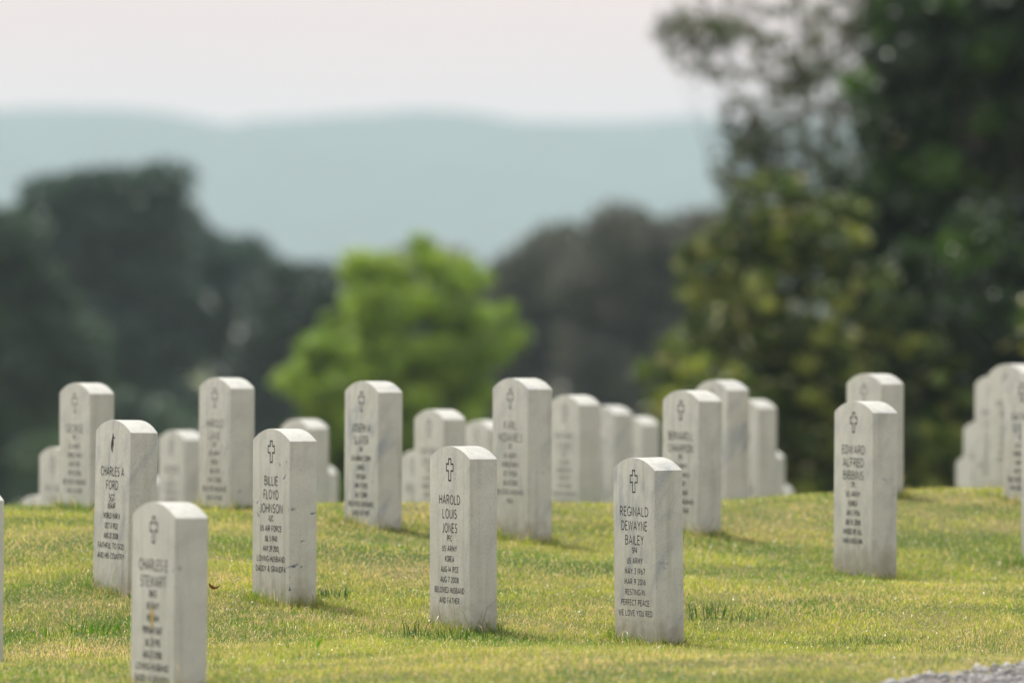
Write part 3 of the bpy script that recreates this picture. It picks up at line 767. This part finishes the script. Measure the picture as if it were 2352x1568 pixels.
# bright green small tree, centre
D = 130
tree('maple_tree', 'bright yellow green round tree standing alone behind the middle of the stones', ((900-1176)/F*D, D),
     [lump(930, 740, D, 205, 190, 1.2, 1.4), lump(775, 900, D, 140, 150, 1.0, .9), lump(1085, 800, D, 115, 140, 1.0, .8), lump(910, 1000, D, 260, 210, 1.3, 1.7), lump(1000, 1130, D, 200, 180, 1.2, 1.1), lump(760, 1130, D, 130, 140, 1.0, .8), lump(700, 830, D, 60, 60, .5, .14)],
     430, 125000, .27, .095, [((.44, .57, .10), 3.2), ((.29, .43, .07), 3), ((.09, .17, .03), 1.6)], .09, 24, .4, blend=.5)
# dark wooded edge on the left
PD = [((.052, .098, .066), 3), ((.070, .102, .072), 2), ((.042, .086, .060), 2)]
PG = [((.055, .10, .05), 3), ((.08, .13, .05), 1), ((.04, .075, .045), 2)]
D = 300
tree('oak_tree', 'dark rounded tree forming the highest dome of the left woods', ((250-1176)/F*D, D),
     [lump(230, 600, D, 180, 195, 2.5, 1.3), lump(330, 480, D, 95, 80, 1.5, .4), lump(160, 490, D, 110, 85, 1.5, .6), lump(95, 620, D+3, 120, 130, 1.8, .9), lump(240, 475, D, 90, 70, 1.5, .5), lump(250, 900, D, 230, 250, 2.8, 1.5), lump(350, 720, D+2, 140, 160, 2.2, .9)], 230, 42000, .95, .40, PD, .35)
tree('oak_tree', 'dark tree sloping down towards the bright green tree from the left dome', ((520-1176)/F*D, D+8),
     [lump(460, 655, D+8, 130, 150, 2.2, 1), lump(585, 715, D+8, 110, 150, 2.0, .9), lump(395, 585, D+8, 90, 110, 1.8, .6), lump(540, 950, D+8, 190, 260, 2.6, 1.5)], 210, 38000, .95, .40, PD, .32)
tree('oak_tree', 'lower dark tree hidden partly by the left flank of the bright green tree', ((720-1176)/F*D, D-6),
     [lump(690, 725, D-6, 90, 120, 1.8, .9), lump(730, 900, D-6, 120, 240, 2.2, 1.2), lump(640, 960, D-6, 110, 240, 2.2, 1)], 170, 30000, .9, .38, [((.028,.05,.032),2),((.04,.07,.035),1)], .28)
D = 240
tree('oak_tree', 'mid green tree at the left frame edge in front of the dark dome', ((40-1176)/F*D, D),
     [lump(-40, 620, D, 110, 170, 1.8, 1), lump(90, 820, D, 150, 190, 2.0, 1.2), lump(20, 1060, D, 180, 180, 2.2, 1.2)], 200, 34000, .75, .32, PG, .28)
D = 215
tree('shrub', 'low mid green undergrowth tree below the left dome', ((300-1176)/F*D, D),
     [lump(330, 1080, D, 190, 150, 1.8, 1.2), lump(180, 1130, D, 130, 160, 1.5, 1), lump(480, 1150, D, 150, 110, 1.5, .8)], 170, 24000, .7, .28, PG, .15)
# brownish woods right of centre
PB = [((.110, .108, .074), 3), ((.080, .098, .060), 3), ((.14, .12, .085), 1)]
D = 310
tree('oak_tree', 'brownish tree top showing just above the bright green tree', ((930-1176)/F*D, D+15),
     [lump(930, 720, D+15, 190, 130, 2, 1), lump(930, 900, D+15, 270, 190, 2.4, 1.2), lump(950, 620, D+15, 110, 45, 1, .25)], 160, 26000, .9, .4, PB, .3)
tree('oak_tree', 'grey brown tree between the bright green tree and the big right trees', ((1260-1176)/F*D, D),
     [lump(1170, 710, D, 100, 95, 2, .8), lump(1290, 660, D, 120, 120, 2, 1), lump(1240, 950, D, 190, 270, 2.5, 2)], 210, 38000, .95, .4, PB, .32)
tree('oak_tree', 'taller grey brown tree directly left of the yellowing branches', ((1500-1176)/F*D, D-12),
     [lump(1420, 625, D-12, 130, 120, 2, .9), lump(1570, 620, D-12, 130, 120, 2, .9), lump(1500, 900, D-12, 210, 290, 2.6, 2), lump(1700, 750, D-12, 140, 260, 2.4, 1.2)], 260, 46000, .95, .4, PB, .35)
# big trees at the right
PY_ = [((.44, .48, .10), 2.0), ((.17, .25, .045), 3.2), ((.04, .075, .022), 6), ((.52, .50, .17), .6)]  # olive and yellow foliage; the brightest tones also paint highlights onto clumps
PDK = [((.035, .07, .018), 3), ((.11, .22, .028), 1.3), ((.02, .036, .014), 4)]
D = 92
tree('hickory_tree', 'olive and yellow leaved tree spreading down to the lawn, right of centre', ((1950-1176)/F*D, D),
     [lump(1850, 680, D, 240, 230, 1.0, 1.3), lump(1690, 860, D, 210, 160, .9, 1.5), lump(1950, 950, D, 300, 260, 1.2, 1.6), lump(1620, 950, D-2, 120, 130, .6, .6), lump(1650, 610, D, 110, 110, .6, .35), lump(1800, 520, D, 130, 120, .7, .5), lump(2150, 950, D+2, 280, 260, 1.0, .9), lump(1780, 1080, D, 220, 150, 1.0, 1.0), lump(2250, 1150, D, 250, 180, 1.0, .7)],
     950, 68000, .15, .09, PY_, .14, 40, .42, painted_glints=.010, blend=.35)
tree('oak_tree', 'dark green big tree filling the upper right corner', ((2330-1176)/F*(D+4), D+4),
     [lump(2200, 200, D+4, 240, 260, 1.3, 1.8), lump(2120, 480, D+4, 250, 180, 1.2, 1.2), lump(2400, 600, D+4, 280, 420, 1.6, 3), lump(2060, 60, D+4, 120, 110, .7, .4), lump(2250, 850, D+1, 280, 380, 1.3, 3.2), lump(2080, 720, D+5, 180, 200, 1.2, 1.1), lump(2330, 100, D+4, 200, 300, 1.2, 2.6), lump(1960, 530, D+4, 130, 110, .9, .8), lump(2090, 280, D+4, 130, 150, .9, .7)],
     720, 110000, .28, .11, PDK, .28, 40, .55, painted_glints=.0006)
tree('oak_tree', 'sparse twiggy tree with sky showing through beside the dark upper right tree', ((1900-1176)/F*(D+14), D+14),
     [lump(1850, 180, D+14, 230, 230, 1.2, 2.2), lump(1740, 370, D+14, 110, 130, .8, 1.0), lump(1640, 80, D+14, 120, 120, .7, .55), lump(1560, 70, D+14, 70, 55, .4, .10), lump(1950, 420, D+14, 160, 130, .9, .9), lump(1990, 60, D+14, 120, 120, .7, .5)],
     700, 15000, .12, .065, [((.085, .115, .05), 4), ((.13, .17, .05), 2.5), ((.24, .20, .09), 1)], .05, 50, .5, twig=1)
D = 70
tree('shrub', 'bush with a few bright yellow leaves at the right frame edge', ((2420-1176)/F*D, D),
     [lump(2420, 760, D, 85, 130, .4, 1), lump(2430, 1000, D, 80, 200, .4, .6)],
     30, 900, .12, .07, [((.45, .36, .02), 3), ((.16, .2, .03), 2)], .04, 10, .5)

# ------------------------------------------------------------------ far ridge
def ridge(name, D, prof, depth, col, zb, seed):
    px = np.linspace(-6000, 8300, 500)
    ptx = np.array([p[0] for p in prof]); pty = np.array([p[1] for p in prof])
    top = CAMZ - (np.interp(px, ptx, pty) - HZ) / F * D
    rr = vnoise(px, px * 0, 160, seed) * .6 + vnoise(px, px * 0, 55, seed + 1) * .4
    top = top + (rr - .5) * 4 + 2.6
    x = (px - 1176) / F * D
    rows = 14; Vv = []
    for j in range(rows):
        t = j / (rows - 1)
        z = zb + (top - zb) * (1 - (1 - t) ** 1.6)
        y = D - depth * (1 - t) + vnoise(x, x * 0 + j * 130, 90, seed + 5) * 60 * (1 - t)
        Vv.append(np.stack([x, y, z], 1))
    for j in range(1, 6):          # the far slope
        t = j / 5
        Vv.append(np.stack([x, np.full_like(x, D + depth * t), zb + (top - zb) * (1 - t ** 1.4)], 1))
    Vv = np.concatenate(Vv); nx = len(x); ny = rows + 5
    ii = (np.arange(ny - 1)[:, None] * nx + np.arange(nx - 1)[None, :]).ravel()
    L4 = np.stack([ii, ii + 1, ii + nx + 1, ii + nx], 1).ravel()
    o = big_mesh(name, Vv, L4, np.arange(len(ii)) * 4, np.full(len(ii), 4), col, smooth=True)
    o['kind'] = 'structure'
M_FOREST = mat_plain('forest_slope', (0.040, 0.068, 0.050), 0.95, 0.05, 0.02, 0.4)
ridge('hills', 6000, [(-6000, 420), (-2500, 330), (-600, 240), (0, 262), (250, 256), (400, 266), (470, 280), (530, 293), (590, 284), (700, 280), (850, 270), (960, 262), (1080, 270), (1200, 284), (1400, 286), (1600, 276), (2000, 290), (3200, 250), (5000, 330), (8300, 420)], 900, M_FOREST, -28, 41)

# ------------------------------------------------------------------ air
def haze():
    x0, x1, y0, y1, z0, z1 = -6500, 6500, -420, 9600, -32, 118
    v = [(x0,y0,z0),(x1,y0,z0),(x1,y1,z0),(x0,y1,z0),(x0,y0,z1),(x1,y0,z1),(x1,y1,z1),(x0,y1,z1)]
    f = [(0,3,2,1),(4,5,6,7),(0,1,5,4),(1,2,6,5),(2,3,7,6),(3,0,4,7)]
    m, nt, n, l = new_mat('haze_air')
    out = N(n, 'ShaderNodeOutputMaterial'); pv = N(n, 'ShaderNodeVolumePrincipled')
    pv.inputs['Color'].default_value = (0.76, 0.91, 1.0, 1)
    pv.inputs['Density'].default_value = 0.00018
    pv.inputs['Anisotropy'].default_value = 0.3
    l.new(pv.outputs[0], out.inputs['Volume'])
    o = mesh_obj('haze', v, f, [m]); o['kind'] = 'stuff'; o['label'] = 'pale blue summer haze over the valley'; o['category'] = 'haze'
haze()

# ------------------------------------------------------------------ light
w = bpy.data.worlds.new('World'); SC.world = w; w.use_nodes = True
nt = w.node_tree; nt.nodes.clear()
out = nt.nodes.new('ShaderNodeOutputWorld'); bg = nt.nodes.new('ShaderNodeBackground')
sky = nt.nodes.new('ShaderNodeTexSky'); sky.sky_type = 'NISHITA'; sky.sun_disc = False
sky.sun_elevation = SUN_EL; sky.sun_rotation = -SUN_AZ; sky.dust_density = 5; sky.air_density = 1.0; sky.altitude = 200
tc = nt.nodes.new('ShaderNodeTexCoord'); mp = nt.nodes.new('ShaderNodeMapping'); mp.inputs['Scale'].default_value = (1, 1, 2.6)
nz = nt.nodes.new('ShaderNodeTexNoise'); nz.inputs['Scale'].default_value = 2.2; nz.inputs['Detail'].default_value = 2
nt.links.new(tc.outputs['Generated'], mp.inputs[0]); nt.links.new(mp.outputs[0], nz.inputs['Vector'])
cr = nt.nodes.new('ShaderNodeValToRGB'); cr.color_ramp.elements[0].position = .3; cr.color_ramp.elements[0].color = (.62, .62, .62, 1)
cr.color_ramp.elements[1].position = .7; cr.color_ramp.elements[1].color = (.95, .95, .95, 1)
nt.links.new(nz.outputs[0], cr.inputs[0])
mx = nt.nodes.new('ShaderNodeMix'); mx.data_type = 'RGBA'
# thin bright veil of high cloud, palest and warmest towards the horizon
gm = nt.nodes.new('ShaderNodeSeparateXYZ'); nt.links.new(tc.outputs['Generated'], gm.inputs[0])
gr = nt.nodes.new('ShaderNodeValToRGB'); gr.color_ramp.elements[0].position = 0.03; gr.color_ramp.elements[0].color = (1.0, .745, .71, 1)
gr.color_ramp.elements[1].position = .4; gr.color_ramp.elements[1].color = (.66, .70, .78, 1)
nt.links.new(gm.outputs[2], gr.inputs[0])
vs = nt.nodes.new('ShaderNodeVectorMath'); vs.operation = 'SCALE'; vs.inputs['Scale'].default_value = 14.6
nt.links.new(gr.outputs[0], vs.inputs[0]); nt.links.new(vs.outputs[0], mx.inputs['B'])
nt.links.new(cr.outputs[0], mx.inputs['Factor']); nt.links.new(sky.outputs[0], mx.inputs['A'])
n2 = nt.nodes.new('ShaderNodeTexNoise'); n2.inputs['Scale'].default_value = 9.0; n2.inputs['Detail'].default_value = 4
nt.links.new(mp.outputs[0], n2.inputs['Vector'])
c2 = nt.nodes.new('ShaderNodeValToRGB'); c2.color_ramp.elements[0].position = .3; c2.color_ramp.elements[0].color = (.90, .91, .93, 1)
c2.color_ramp.elements[1].position = .7; c2.color_ramp.elements[1].color = (1.0, .99, .98, 1)
nt.links.new(n2.outputs[0], c2.inputs[0])
m2 = nt.nodes.new('ShaderNodeMix'); m2.data_type = 'RGBA'; m2.blend_type = 'MULTIPLY'; m2.inputs['Factor'].default_value = 1
nt.links.new(mx.outputs['Result'], m2.inputs['A']); nt.links.new(c2.outputs[0], m2.inputs['B'])
nt.links.new(m2.outputs['Result'], bg.inputs[0]); bg.inputs[1].default_value = 0.10
nt.links.new(bg.outputs[0], out.inputs[0])

sd = bpy.data.lights.new('sun', 'SUN'); sd.energy = 3.8; sd.angle = math.radians(0.6); sd.color = (1, .96, .90)
so = bpy.data.objects.new('sun', sd); COL.objects.link(so)
to_sun = Vector((-math.sin(SUN_AZ) * math.cos(SUN_EL), math.cos(SUN_AZ) * math.cos(SUN_EL), math.sin(SUN_EL)))
so.rotation_euler = to_sun.to_track_quat('Z', 'Y').to_euler()
so.location = (0, 20, 30)

# ------------------------------------------------------------------ camera
cd = bpy.data.cameras.new('camera'); cam = bpy.data.objects.new('camera', cd); COL.objects.link(cam)
cd.sensor_width = 36; cd.lens = 300; cd.clip_start = 0.5; cd.clip_end = 20000
cam.location = (0, 0, CAMZ)
cam.rotation_euler = (math.pi / 2 - math.atan((784 - HZ) / F), 0, 0)
cd.dof.use_dof = True; cd.dof.focus_distance = 28.45; cd.dof.aperture_fstop = 3.5; cd.dof.aperture_blades = 0
SC.camera = cam
SC.view_settings.view_transform = 'Standard'; SC.view_settings.look = 'None'; SC.view_settings.exposure = 0; SC.view_settings.gamma = 1
SC.cycles.use_denoising = True
SC.cycles.max_bounces = 8; SC.cycles.diffuse_bounces = 3; SC.cycles.transmission_bounces = 4; SC.cycles.volume_bounces = 2; SC.cycles.transparent_max_bounces = 8
